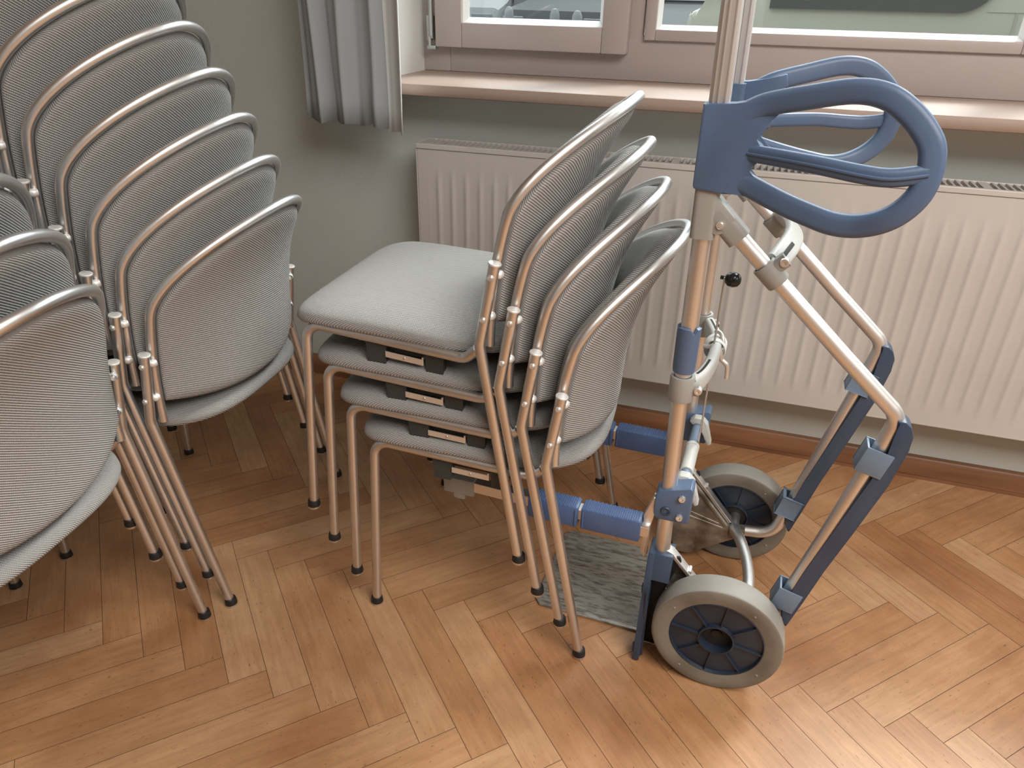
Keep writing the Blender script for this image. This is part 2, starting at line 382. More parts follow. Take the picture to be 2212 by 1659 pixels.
# window wall: pieces around the opening, 30 cm thick
bm = nb()
T = .32
box(bm, RX0, OPX0, WD, WD+T, -.02, RZ); box(bm, OPX1, RX1, WD, WD+T, -.02, RZ)
box(bm, OPX0, OPX1, WD, WD+T, -.02, OPZ0); box(bm, OPX0, OPX1, WD, WD+T, OPZ1, RZ)
struct(link('wall_back', bm, M['wall'], smooth=False))
bm = nb(); box(bm, RX0-.1, RX0, RY0, WD+T, -.02, RZ); struct(link('wall_left', bm, M['roomlight'], smooth=False))
bm = nb(); box(bm, RX1, RX1+.1, RY0, WD+T, -.02, RZ); struct(link('wall_right', bm, M['roomlight'], smooth=False))
bm = nb(); box(bm, RX0-.1, RX1+.1, RY0-.1, RY0, -.02, RZ); struct(link('wall_front', bm, M['roomlight'], smooth=False))
bm = nb(); box(bm, RX0-.1, RX1+.1, RY0-.1, WD+T, RZ, RZ+.1); struct(link('ceiling', bm, M['ceil'], smooth=False))
# white plastered reveal, left side of the window niche
bm = nb(); box(bm, OPX0, OPX0+.006, WD+.001, WD+.2, .985, OPZ1); struct(link('trim_1', bm, M['wallwhite'], smooth=False))
# baseboard
bm = nb()
prism(bm, [(WD, 0), (WD-.018, 0), (WD-.018, .012), (WD-.020, .014), (WD-.020, .058), (WD-.014, .067), (WD, .069)], RX0, RX1, 'x')
struct(link('baseboard_back', bm, M['base']))
# sill board
bm = nb()
prof = [(WD+.21, .955), (WD-.128, .955), (WD-.137, .958), (WD-.141, .965), (WD-.141, .976), (WD-.137, .984), (WD-.130, .9865), (WD+.21, .9865)]
prism(bm, prof, OPX0-.02, OPX1+.04, 'x')
# notch-free ends: board projects in front of the wall and fills the niche
struct(link('trim_2', bm, M['sill']))

# window 1: outer frame, opening sash, glass, hinge ; window 2: fixed pane
FY0, FY1 = WD+.193, WD+.26      # frame depth range
def ring(bm, x0, x1, z0, z1, wL, wR, wB, wT, y0, y1, bev=.004, mi=0):
    box(bm, x0, x0+wL, y0, y1, z0, z1, bev, mi); box(bm, x1-wR, x1, y0, y1, z0, z1, bev, mi)
    box(bm, x0+wL-.001, x1-wR+.001, y0+.0005, y1, z0, z0+wB, bev, mi); box(bm, x0+wL-.001, x1-wR+.001, y0+.0005, y1, z1-wT, z1, bev, mi)
def bead(bm, x0, x1, z0, z1, y0, y1, d, mi=0):
    """sloped glazing bead around a pane: from (outer edge at y0) to (inner edge at y1)"""
    o = [(x0, z0), (x1, z0), (x1, z1), (x0, z1)]; i = [(x0+d, z0+d), (x1-d, z0+d), (x1-d, z1-d), (x0+d, z1-d)]
    O = [bm.verts.new((a, y0, c)) for a, c in o]; I = [bm.verts.new((a, y1, c)) for a, c in i]; Bk = [bm.verts.new((a, y1, c)) for a, c in o]
    for k in range(4):
        j = (k+1) % 4
        for q in ((O[k], O[j], I[j], I[k]), (I[k], I[j], Bk[j], Bk[k]), (Bk[k], Bk[j], O[j], O[k])): bm.faces.new(q).material_index = mi
win = bpy.data.objects.new('window_1', None); COL.objects.link(win); struct(win); win.location = (0, 0, 0)
bm = nb()
ring(bm, OPX0, OPX1, .9865, OPZ1, .09, .09, .115, .10, FY0, FY1)
box(bm, -.372, -.325, FY0+.0003, FY1, 1.09, OPZ1-.09, .004)
link('window_frame', bm, M['mauve'], win)
bm = nb()
SX0, SX1, SZ0, SZ1, SY0 = -.916, -.361, 1.054, OPZ1-.05, WD+.153
ring(bm, SX0, SX1, SZ0, SZ1, .082, .070, .066, .07, SY0, SY0+.06, .005)
sash = link('sash', bm, M['mauve'], win)
gx0, gx1, gz0, gz1 = SX0+.082, SX1-.070, SZ0+.066, SZ1-.07
bm = nb(); bead(bm, gx0-.001, gx1+.001, gz0-.001, gz1, SY0+.012, SY0+.034, .014); link('glazing_bead', bm, M['bead_sleeve_white'], sash)
bm = nb(); box(bm, gx0, gx1, SY0+.036, SY0+.040, gz0, gz1); link('pane', bm, M['glass'], sash, smooth=False)
# hinge at the lower left corner
hg = nb(); tube(hg, [(-.932, SY0+.012, 1.075), (-.932, SY0+.012, 1.20)], .007, 12); box(hg, -.946, -.932, SY0+.010, SY0+.038, 1.07, 1.135, .002)
box(hg, -.942, -.914, SY0-.002, SY0+.02, 1.046, 1.058, .003); tube(hg, [(-.934, SY0+.004, 1.056), (-.934, SY0+.004, 1.082)], .005, 10)
link('hinge', hg, M['zinc'], win)
win2 = bpy.data.objects.new('window_2', None); COL.objects.link(win2); struct(win2)
for k, (a, b2) in enumerate(((-.290, .576), (.70, 1.55), (1.67, 2.64))):
    bm = nb(); z0, z1 = 1.118, OPZ1-.10
    ring(bm, a-.030, b2+.030, z0-.028, z1, .030, .030, .028, .03, FY0-.012, FY0+.03, .004)
    fr_ = link('pane_frame', bm, M['mauve'], win2)
    bm = nb(); bead(bm, a-.001, b2+.001, z0-.001, z1-.03, FY0-.004, FY0+.014, .012); link('glazing_bead', bm, M['bead_sleeve_white'], fr_)
    bm = nb(); box(bm, a, b2, FY0+.016, FY0+.020, z0, z1-.03); link('pane', bm, M['glass'], fr_, smooth=False)
bm = nb(); box(bm, .606, .67, FY0-.0005, FY1, 1.10, OPZ1-.09, .003); box(bm, 1.58, 1.64, FY0-.0005, FY1, 1.10, OPZ1-.09, .003); link('mullion', bm, M['mauve'], win2)

# radiator
RAD = thing('radiator', 'long cream panel radiator with ribbed front and slotted top under the window sill', 'radiator')
rx0, rx1, ry, rz0, rz1 = -.867, 1.32, WD-.120, .2235, .833
bm = nb()
nx = 900; rib = .0405
zs = [rz0+.006, rz0+.035, rz0+.05, rz0+.07, rz0+.09, rz1-.12, rz1-.095, rz1-.075, rz1-.055, rz1-.03, rz1-.014]
def sm(t): t = max(0, min(1, t)); return t*t*(3-2*t)
rows = []
for z in zs:
    fade = sm((z-(rz0+.045))/.04)*sm(((rz1-.06)-z)/.045); row = []
    for i in range(nx+1):
        x = rx0+.004+(rx1-rx0-.008)*i/nx; u = ((x-rx0-.045)/rib) % 1
        inside = sm((x-rx0-.028)/.012)*sm((rx1-.028-x)/.012)
        h = math.exp(-((u-.5)/.17)**2)
        row.append(bm.verts.new((x, ry+.004-(.0034)*h*fade*inside, z)))
    rows.append(row)
for a, b2 in zip(rows, rows[1:]):
    for i in range(nx): bm.faces.new((a[i], a[i+1], b2[i+1], b2[i]))
box(bm, rx0, rx1, ry+.004, ry+.016, rz0, rz0+.008, .002); box(bm, rx0+.004, rx1-.004, ry+.006, ry+.014, rz0+.006, rz1-.01)
link('front_panel', bm, M['paintwhite'], RAD, sharp=60)
bm = nb(); box(bm, rx0+.004, rx1-.004, ry+.075, ry+.083, rz0+.004, rz1-.012, 0); link('rear_panel', bm, M['paintwhite'], RAD)
for a, b2 in ((rx0-.001, rx0+.003), (rx1-.003, rx1+.001)):
    bm = nb(); box(bm, a, b2, ry+.004, ry+.098, rz0+.01, rz1+.001, .0015); link('side_cover', bm, M['paintwhite'], RAD)
# top grille
bm = nb()
box(bm, rx0, rx1, ry+.001, ry+.014, rz1-.013, rz1+.001, .002); box(bm, rx0, rx1, ry+.086, ry+.098, rz1-.012, rz1+.001, .002)
x = rx0+.018; k = 0
while x < rx1-.02:
    wide = (k % 44 == 43)
    wv = .019 if wide else .0055
    v = box(bm, x, x+wv, ry+.012, ry+.088, rz1-.009, rz1, 0)
    x += .0155+(.0135 if wide else 0); k += 1
box(bm, rx0, rx0+.018, ry+.012, ry+.088, rz1-.004, rz1)
link('top_grille', bm, M['paintwhite'], RAD, smooth=False)
bm = nb()
x = rx0+.012
while x < rx1-.012:
    box(bm, x, x+.0012, ry+.018, ry+.072, rz0+.04, rz1-.055); x += .0125
link('convector_fins', bm, M['grille_dark'], RAD, smooth=False)
for x in (rx0+.25, .3, rx1-.25):
    for z in (rz0+.1, rz1-.12):
        bm = nb(); box(bm, x, x+.03, ry+.08, WD-.001, z, z+.03); link('wall_bracket', bm, M['paintwhite'], RAD)

# curtain
CUR = thing('curtain', 'short grey pleated curtain with pale inner edge hanging left of the window', 'curtain')
def curtain_path(t):
    x = -1.172+.318*t
    y = WD-.165-.018*t+.019*math.sin(t*2*PI*3.6+.6)+.007*math.sin(t*2*PI*7.7+1)
    return x, y
bm = nb(); n = 150; rows = []
zt, zb = 2.62, .880
for j in range(30):
    q = j/29; z = zb+(zt-zb)*q; row = []
    for i in range(n+1):
        t = i/n*.80; x, y = curtain_path(t)
        amp = 1-.25*q
        x2 = x+.006*math.sin(9*q+t*9)
        row.append(bm.verts.new((x2, WD-.165+(y-WD+.165)*amp, z+.004*math.sin(t*30)*(j == 0))))
    rows.append(row)
for a, b2 in zip(rows, rows[1:]):
    for i in range(n): bm.faces.new((a[i], a[i+1], b2[i+1], b2[i]))
o = link('curtain_cloth', bm, M['curtain'], CUR, sharp=80); sm_ = o.modifiers.new('thickness', 'SOLIDIFY'); sm_.thickness = .0015
bm = nb(); rows = []; n = 40
for j in range(30):
    q = j/29; z = zb-.012+(zt-zb+.012)*q; row = []
    for i in range(n+1):
        t = .80+i/n*.2; x, y = curtain_path(t); s = i/n
        row.append(bm.verts.new((x+.004*math.sin(6*q), y-.008*s+.004*math.sin(s*11), z)))
    rows.append(row)
for a, b2 in zip(rows, rows[1:]):
    for i in range(n): bm.faces.new((a[i], a[i+1], b2[i+1], b2[i]))
o = link('curtain_lining', bm, M['lining'], CUR, sharp=80); sm_ = o.modifiers.new('thickness', 'SOLIDIFY'); sm_.thickness = .0015
o['label'] = 'pale lining folded out at the window edge'
bm = nb(); tube(bm, [(-1.25, WD-.165, 2.63), (-.80, WD-.165, 2.63)], .012, 14)
for x in (-1.22, -.83): tube(bm, [(x, WD-.165, 2.63), (x, WD, 2.63)], .008, 10)
link('curtain_rail', bm, M['alu_clean'], CUR)

# ------------------------------------------------------------------ chairs
RT = .0095
CH = dict(xf=.2313, wf=.2274, xfc=.2076, wfc=.2224, hfc=.43, xb=-.1397, wb=.2572, hb=.4599, xc=-.1615, wc=.2562, hc=.6035, xr=-.227, wr=.2505)
HP = dict(W=.2328, zm=.6756, n=1.7685, a=.0165, b=-.4461, hh=.8363, xb0=-.1508, c3=-.5086, ta=-.018, cv=.0924)
def hoop_x(y, z):
    d = z-.46
    return HP['xb0']+HP['a']*d+HP['b']*d*d+HP['c3']*d**3-HP['cv']*max(0, 1-(abs(y)/HP['W'])**2)
def hoop_width(z): return HP['W']-.018*0 + .018*max(0, .62-z)*0
def hoop_path():
    pts = []
    def add(y, z):
        y2 = y+math.copysign(.018*max(0, .62-z), y) if abs(y) > 1e-6 else y
        d = z-.46
        x = HP['xb0']+HP['a']*d+HP['b']*d*d+HP['c3']*d**3-HP['cv']*max(0, 1-(abs(y)/HP['W'])**2)
        pts.append((x, y2, z))
    for k in range(16): add(HP['W'], .452+(HP['zm']-.452)*k/16)
    N = 72
    for k in range(N+1):
        t = PI*k/N; c, s = math.cos(t), math.sin(t)
        y = HP['W']*math.copysign(abs(c)**(2/HP['n']), c); z = HP['zm']+(HP['hh']-HP['zm'])*abs(s)**(2/HP['n'])
        add(y, z)
    for k in range(15, -1, -1): add(-HP['W'], .452+(HP['zm']-.452)*k/16)
    # light smoothing of the apex and shoulders
    P = [Vector(p) for p in pts]
    for _ in range(3):
        Q2 = P[:]
        for i in range(1, len(P)-1): Q2[i] = P[i]*.5+(P[i-1]+P[i+1])*.25
        P = Q2
    return P
def top_z(y):
    q = min(1, abs(y)/HP['W']); return HP['zm']+(HP['hh']-HP['zm'])*(1-q**HP['n'])**(1/HP['n'])

def seat_outline(n=128, inset=0.0):
    out = []
    for i in range(n):
        t = 2*PI*i/n; c, s = math.cos(t), math.sin(t)
        if c >= 0: a, b2, e = .250, .239, 7.5
        else: a, b2, e = .229, .239, 3.0
        out.append(((a-inset)*math.copysign(abs(c)**(2/e), c), (b2-inset)*math.copysign(abs(s)**(2/e), s)))
    return out
def seat_z(x): return -.010*sm((.10-x)/.30)-.006*sm((x-.17)/.08)    # dips toward the back, waterfall front
def build_seat(parent):
    bm = nb(); uvl = bm.loops.layers.uv.new('UVMap')
    lev = [(.010, .4315), (.003, .434), (0, .440), (.0015, .447), (.006, .4525), (.014, .4565), (.03, .4595), (.06, .4612), (.11, .461), (.17, .4602)]
    rings = []; meta = []
    for ins, z in lev:
        rings.append([bm.verts.new((x, y, z+seat_z(x))) for x, y in seat_outline(inset=ins)])
    n = len(rings[0]); cz = .460
    cv = bm.verts.new((0.0, 0, cz+seat_z(0)))
    fs = []
    for a, b2 in zip(rings, rings[1:]):
        for i in range(n): fs.append(bm.faces.new((a[i], a[(i+1) % n], b2[(i+1) % n], b2[i])))
    for i in range(n): fs.append(bm.faces.new((rings[-1][i], rings[-1][(i+1) % n], cv)))
    fs.append(bm.faces.new(rings[0][::-1]))
    bm.normal_update()
    for f in fs:
        for l in f.loops:
            co = l.vert.co
            r = math.hypot(co.x, co.y) or 1; k = 1+(.461-min(.461, co.z))*1.2/r
            l[uvl].uv = (co.x*k, co.y*k)
    o = link('seat', bm, M['fabric'], parent, sharp=70)
    return o
def panel_x(y, z):
    q = max(0, min(.9999, (z-HP['zm'])/(HP['hh']-HP['zm'])))
    yb = max(1e-4, HP['W']*(1-q**HP['n'])**(1/HP['n'])); r = min(1, abs(y)/yb)
    return hoop_x(yb, z)-.074*(yb/HP['W'])**2*(1-r*r)
def build_panel(parent):
    bm = nb(); uvl = bm.loops.layers.uv.new('UVMap')
    NI, NJ = 40, 44; W = HP['W']-.0085
    def base(i, j, off, tside):
        th = -PI/2+PI*i/NI; y = W*math.sin(th)
        zb = .4625+.030*(abs(y)/W)**2.4
        zt = top_z(y*HP['W']/W*.999)-.0095-.002*abs(math.sin(th))
        q = j/NJ; z = zb+(zt-zb)*q
        return y, z
    def edge(i, j):
        a = math.cos(-PI/2+PI*i/NI); b2 = math.sin(PI*j/NJ); return max(0, min(1, min(a*1.25, b2)/.26))
    S = {}; DR = {}
    for side in (1, -1):
        for i in range(NI+1):
            for j in range(NJ+1):
                y, z = base(i, j, 0, side)
                if (side == -1) and (i in (0, NI) or j in (0, NJ)): S[side, i, j] = S[1, i, j]; continue
                e = edge(i, j); bul = (1-(1-e)**2)**.5
                th = (.0270+.011*math.cos(PI/2*y/W)*math.sin(PI*j/NJ) if side == 1 else -.0105)*bul
                y2 = y+math.copysign(.018*max(0, .62-z), y)*(abs(y)/W)
                zz = min(z, .825); dz = max(-1.3, (hoop_x(0, zz+.004)-hoop_x(0, zz-.004))/.008); dy = 2*.074*y/W**2
                nrm = Vector((1, -dy, -dz)).normalized()
                p = Vector((panel_x(y*.995, z), y2, z))+nrm*th
                S[side, i, j] = bm.verts.new(p); DR[S[side, i, j]] = ((.0280 if side == 1 else .0105)*(1-bul), side)
    for side in (1, -1):
        for i in range(NI):
            for j in range(NJ):
                vs = [S[side, i, j], S[side, i+1, j], S[side, i+1, j+1], S[side, i, j+1]]
                if side < 0: vs = vs[::-1]
                vs2 = []
                for v in vs:
                    if v not in vs2: vs2.append(v)
                if len(vs2) < 3: continue
                try: f = bm.faces.new(vs2)
                except ValueError: continue
                for l in f.loops:
                    co = l.vert.co; dr = DR[l.vert][0]; l[uvl].uv = (co.y*1.04+math.copysign(dr, co.y)*abs(co.y/W)**2, co.z*1.08+(dr if co.z > .62 else -dr)*(1-abs(co.y/W)**2))
    return link('backrest', bm, M['fabric'], parent, sharp=75)
def build_chair():
    root = thing('stacking_chair', '', 'chair')
    build_seat(root)
    # black shell under the seat
    bm = nb()
    A = [bm.verts.new((x, y, .4325+seat_z(x))) for x, y in seat_outline(48, .016)]; B = [bm.verts.new((x*.92, y*.92, .4225+seat_z(x))) for x, y in seat_outline(48, .016)]
    for i in range(48): bm.faces.new((A[i], A[(i+1) % 48], B[(i+1) % 48], B[i]))
    bm.faces.new(A[::-1]); bm.faces.new(B)
    sh_ = link('seat_shell', bm, M['blackplastic'], root, sharp=40)
    bm = nb()
    for x in (.10, -.07): tube(bm, [(x, -.222, .4195), (x, .222, .4195)], .008, 12)
    link('crossbar', bm, M['steel'], root)
    panel = build_panel(root)
    bm = nb(); tube(bm, hoop_path(), .0090, 18); link('back_frame', bm, M['steel'], root, sharp=60)
    for s in (1, -1):
        # front leg with its seat rail, one bent tube
        bm = nb()
        pts = [(CH['xf'], s*CH['wf'], .006), (CH['xfc'], s*CH['wfc'], CH['hfc']), (-.108, s*.237, .4185), (-.134, s*.249, .447)]
        tube(bm, fillet(pts, [.034, .03], 12), RT, 18)
        leg = link('leg', bm, M['steel'], root, sharp=60)
        bm = nb(); c = (CH['xf'], s*CH['wf'], 0)
        lathe(bm, [(0, 0), (.0120, 0), (.0134, .002), (.0134, .006)], c, n=20, mi=1)
        lathe(bm, [(.0130, .006), (.0130, .010), (.0120, .018), (.0112, .020), (0, .020)], c, n=20)
        link('foot_cap', bm, [M['blacksole'], M['steel']], leg)
        bm = nb()
        for xa, xb in ((.045, .087), (-.066, -.028)):
            prism(bm, [(xa, .428), (xb, .428), (xb-.003, .374), (xb-.006, .371), (xa+.006, .371), (xa+.003, .374)], s*.214, s*.2295, 'y')
        prism(bm, [(-.066, .421), (.087, .424), (.080, .398), (-.058, .392)], s*.208, s*.216, 'y')
        link('stacking_bracket', bm, M['blackplastic'], root, smooth=False)
        bm = nb(); prism(bm, [(-.027, .3985), (.047, .4035), (.047, .3915), (-.027, .3865)], s*.2305, s*.2325, 'y', .0008)
        prism(bm, [(-.027, .4030), (-.024, .4030), (-.024, .3985), (-.027, .3985)], s*.216, s*.2325, 'y')
        pl = link('connector_plate', bm, M['steel_bright'], root, smooth=False)
        bm = nb(); lathe(bm, [(0, .0015), (.0022, .0015), (.003, 0), (.003, -.001)], (.010, s*.2325, .395), (0, s, 0), 10); link('screw', bm, M['steel'], pl)
        # rear leg: cap, straight upper part, bend, raked lower part
        bm = nb()
        cap = Vector((CH['xc'], s*CH['wc'], CH['hc'])); bend = Vector((CH['xb'], s*CH['wb'], CH['hb'])); foot = Vector((CH['xr'], s*CH['wr'], .006))
        tube(bm, fillet([foot, bend, cap], .05, 8), RT, 18)
        leg = link('leg', bm, M['steel'], root, sharp=60)
        ax = (cap-bend).normalized()
        bm = nb(); lathe(bm, [(.0092, -.001), (.0112, .000), (.0112, .0022), (.0104, .003), (.005, .0036), (0, .0038)], cap, ax, 22); link('end_cap', bm, M['capmetal'], leg)
        bm = nb(); c = (CH['xr'], s*CH['wr'], 0)
        lathe(bm, [(0, 0), (.0120, 0), (.0134, .002), (.0134, .006)], c, n=20, mi=1)
        lathe(bm, [(.0130, .006), (.0130, .010), (.0120, .018), (.0112, .020), (0, .020)], c, n=20)
        link('foot_cap', bm, [M['blacksole'], M['steel']], leg)
        for t in (.142, .658):
            p = cap.lerp(bend, t); bm = nb()
            lathe(bm, [(0, .0035), (.0022, .0035), (.0024, .0015), (.0045, .0022), (.0055, .001), (.0058, -.002)], p+Vector((0, s*RT, 0)), (0, s, 0), 16)
            link('bolt', bm, M['steel_bright'], leg)
            bm = nb(); lathe(bm, [(0, -.001), (.0045, 0), (.0072, .003), (.0078, .007), (.0062, .0125)], p+Vector((-.004, -s*(RT-.003), 0)), (-.55, -s, 0), 16)
            link('spacer', bm, M['capmetal'], leg)
    return root
proto = build_chair()
def copy_tree(o, parent=None):
    c = o.copy(); COL.objects.link(c)
    if parent: c.parent = parent
    for ch in o.children: copy_tree(ch, c)
    return c
SDX, SDZ = .0404, .0754
STACK = {'B': (-.4084, 1.2978, 3.1896), 'A': (-1.1667, 1.1914, 3.1854), 'C': (-1.1644, .6325, 3.2247)}
JIT = {('B', 1): (.0020, -.0038, -.0034, -.0086, -.0057), ('B', 2): (.0089, -.0077, -.004, -.0168, .0094), ('B', 3): (.0072, -.0074, 0, -.0225, .023),
       ('A', 1): (-.0035, .004, .001, -.0035, 0), ('A', 2): (-.0084, .0110, .001, .0053, 0), ('A', 3): (-.0023, 0, 0, -.0022, 0),
       ('C', 1): (-.0027, -.0024, 0, .006, 0), ('C', 2): (.0011, .0016, 0, -.0048, 0), ('C', 4): (-.0022, 0, 0, -.0034, 0)}
ORD = ['lowest', 'second lowest', 'third lowest', 'fourth lowest', 'fifth lowest', 'sixth lowest', 'topmost']
LAB = {'B': ('grey stacking chair, %s of the middle stack beside the hand truck', 'chairs in the middle stack', 4),
       'A': ('grey stacking chair, %s of the tall left stack beside the curtain', 'chairs in the tall left stack', 7),
       'C': ('grey stacking chair, %s of the near stack cut by the left edge', 'chairs in the near left stack', 5)}
first = True
for st in 'BAC':
    lab, grp, n = LAB[st]; X, Y, A0 = STACK[st]
    for k in range(n):
        o = proto if first else copy_tree(proto); first = False
        dx, dy, dz, yw, pt = JIT.get((st, k), (0, 0, 0, 0, 0))
        Mx = (Matrix.Translation((X, Y, 0)) @ Matrix.Rotation(A0, 4, 'Z') @ Matrix.Translation((k*SDX+dx, dy, k*SDZ+dz)) @
              Matrix.Rotation(yw, 4, 'Z') @ Matrix.Translation((.15, 0, 0)) @ Matrix.Rotation(-pt, 4, 'Y') @ Matrix.Translation((-.15, 0, 0)))
        o.matrix_world = Mx
        w_ = ORD[k]
        if k == n-1 and st == 'B': w_ = 'topmost'
        tag(o, lab % w_, 'chair', grp)

# ------------------------------------------------------------------ hand truck
HT = thing('hand_truck', 'blue and aluminium hand truck with grey wheels standing upright behind the middle chair stack', 'hand truck', None, (.0941, 1.2876, 0), 3.1094)
def part(name, bm, m, parent=None, **k): return link(name, bm, m, parent or HT, **k)
TX = .137
for s in (1, -1):
    S = s*.147
    # main tube
    bm = nb(); tube(bm, [(.127, S, .235), (.134, S, .45), (TX, S, .60), (.139, S, .93)], .0145, 24); part('frame_tube', bm, M['alu'])
    # telescoping handle post with rounded rectangular section
    bm = nb(); sweep(bm, [(.140, S, .94), (.142, S, 1.10), (.147, S, 1.48)], rrect(.0125, .0145, .0025, 2), up=(1, 0, 0))
    for dx_ in (-.0085, .0015, .0085):
        for sg in (1, -1): sweep(bm, [(.140+dx_, S+sg*.0146, .945), (.142+dx_, S+sg*.0146, 1.10), (.147+dx_, S+sg*.0146, 1.47)], rrect(.0009, .0010, .0003, 1), up=(1, 0, 0))
    for yy in (-.0075, .0075): sweep(bm, [(.140-.0127, S+yy, .945), (.142-.0127, S+yy, 1.10), (.147-.0127, S+yy, 1.47)], rrect(.0010, .0010, .0003, 1), up=(1, 0, 0))
    part('handle_post', bm, M['alu_clean'], sharp=30)
    # grey Y joint
    bm = nb()
    sweep(bm, [(.1385, S, .874), (.1395, S, .949)], rrect(.0190, .0185, .009), up=(1, 0, 0))
    d = Vector((-.050, 0, -.0495)).normalized()
    p0 = Vector((.122, S, .915)); sweep(bm, [p0, Vector((.083, S, .8770))], rrect(.0185, .0175, .011), up=(0, 1, 0))
    prism(bm, [(.150, .944), (.1225, .940), (.092, .910), (.096, .884), (.118, .888), (.128, .882), (.150, .89)], S-.0170, S+.0170, 'y', .005)
    jo = part('joint_collar', bm, M['grey'])
    bm = nb(); lathe(bm, [(0, .004), (.0035, .004), (.0035, .002), (.006, .003), (.0062, -.001)], (.113, S+s*.0175, .899), (0, s, 0), 14); part('bolt', bm, M['steel_bright'], jo)
    # rear strut: slopes back, turns, runs down and curves to the axle
    bm = nb()
    path = fillet([(.120, S, .9135), (.064, S, .861), (-.104, S, .709), (-.203, S, .622), (-.186, S, .540), (-.146, S, .360), (-.112, S, .215), (-.090, S, .122), (-.018, S, .113)],
                  [.3, .5, .035, .3, .5, .3, .05], 10)
    tube(bm, path, .0128, 20); part('rear_strut', bm, M['alu_clean'])
    # blue stair glide on the outside of the strut
    bm = nb()
    prism(bm, [(-.200, .622), (-.212, .6225), (-.222, .614), (-.2285, .598), (-.2275, .575), (-.215, .503), (-.187, .400), (-.158, .298), (-.138, .215), (-.1225, .150), (-.119, .147), (-.113, .160), (-.105, .183), (-.110, .215), (-.127, .288), (-.156, .392), (-.187, .504), (-.199, .555), (-.204, .590)], S-.0165, S+.0165, 'y', .003)
    gl = part('stair_glide', bm, M['darkblue'], sharp=25)
    for cx, cz in ((-.186, .541), (-.111, .2135)):
        bm = nb(); ang = math.atan2(.155, .555)
        R = Matrix.Translation((cx+.006, 0, cz)) @ Matrix.Rotation(-math.radians(14), 4, 'Y')
        box(bm, -.026, .018, S+s*.0160, S+s*.0195, -.024, .024, .0015, rot=R)
        box(bm, .0135, .018, S-s*.015, S+s*.019, -.024, .024, .0015, rot=R)
        box(bm, -.026, .018, S-s*.0195, S-s*.0160, -.024, .024, .0015, rot=R)
        part('clip', bm, M['bluegrey'], gl)
    # clamp on the strut
    ds = Vector((-.168, 0, -.153)).normalized(); cc = Vector((.028, S, .828))
    bm = nb(); lathe(bm, [(.0150, -.019), (.0180, -.019), (.0188, -.016), (.0188, .016), (.0180, .019), (.0150, .019)], cc, ds, 26)
    bx = cc+Vector((.0, 0, 0))
    sweep(bm, [cc+Vector((-.004, 0, .012)), cc+Vector((-.018, -s*.002, .026))], rrect(.011, .013, .007), up=(0, 1, 0))
    cl = part('strut_clamp', bm, M['grey'])
    bm = nb(); lathe(bm, [(0, .002), (.003, .002), (.003, .004), (.0062, .004), (.0072, .002), (.0072, -.006)], cc+Vector((-.0155, s*.011, .0235)), (0, s, 0), 16); part('bolt', bm, M['steel_bright'], cl)
    # lower collar and its ear
    bm = nb(); lathe(bm, [(.0155, -.023), (.0205, -.023), (.0213, -.020), (.0213, .020), (.0205, .023), (.0155, .023)], (.1365, S, .6085), (.01, 0, 1), 28)
    sweep(bm, [(.126, S-s*.002, .6085), (.108, S-s*.004, .6085)], rrect(.010, .013, .007), up=(0, 0, 1))
    cl = part('tube_collar', bm, M['grey'])
    bm = nb(); lathe(bm, [(0, .002), (.003, .002), (.003, .004), (.006, .004), (.007, .002), (.007, -.006)], (.108, S+s*.006, .6085), (0, s, 0), 16); part('bolt', bm, M['steel_bright'], cl)
    # blue half sleeve with notched upper edge, near tube only
    bm = nb(); n = 28; prof = []
    for k in range(n+1):
        a = -PI*.62+2*PI*.62*k/n     # opens toward -x
        notch = -.010*max(0, 1-abs(abs(a)-.9)/.35)
        prof.append((a, notch))
    O = []; 
    for (a, nt_) in prof:
        ca, sa = math.cos(a+PI/2-.35), math.sin(a+PI/2-.35)
        c0 = (.1375, S)
        ring4 = [bm.verts.new((c0[0]+r*ca, c0[1]+r*sa*s, z)) for r, z in ((.0152, .640), (.0182, .640), (.0190, .650), (.0198, .722+nt_), (.0152, .724+nt_))]
        O.append(ring4)
    for a, b2 in zip(O, O[1:]):
        for i in range(5): bm.faces.new((a[i], a[(i+1) % 5], b2[(i+1) % 5], b2[i]))
    bm.faces.new(O[0][::-1]); bm.faces.new(O[-1])
    if s > 0: part('blue_sleeve', bm, M['blue'])
    else: bm.free()
    # blue pivot block
    bm = nb()
    prism(bm, [(.150, .338), (.153, .345), (.153, .392), (.148, .397), (.092, .415), (.087, .410), (.087, .340), (.092, .335), (.145, .334)], S-.019, S+.019, 'y', .002)
    bk = part('pivot_block', bm, M['blue'])
    for (bx_, bz) in ((.105, .392), (.105, .349)):
        bm = nb(); lathe(bm, [(0, .003), (.0028, .003), (.003, .006), (.006, .006), (.0065, 0)], (bx_, S+s*.019, bz), (0, s, 0), 8); part('bolt', bm, M['steel_bright'], bk)
    bm = nb(); lathe(bm, [(.010, -.001), (.010, .001), (.008, .003), (.0055, .0025), (.0045, -.006), (0, -.006)], (.131, S+s*.019, .356), (0, s, 0), 18); part('socket_hole', bm, [M['darkblue']], bk)
    # folding arm: pale end bracket, blue pad in two lengths, bare bar with grey hook at its end
    Z = .300; y = s*.156
    arm = bpy.data.objects.new('folding_arm', None); COL.objects.link(arm); arm.parent = HT
    bm = nb(); sweep(bm, [(.158, y, Z-.004), (.33, y, Z+.004), (.575, y, Z+.010)], rrect(.0125, .012, .002), up=(0, 0, 1))
    part('bar', bm, M['alu'], arm, smooth=False)
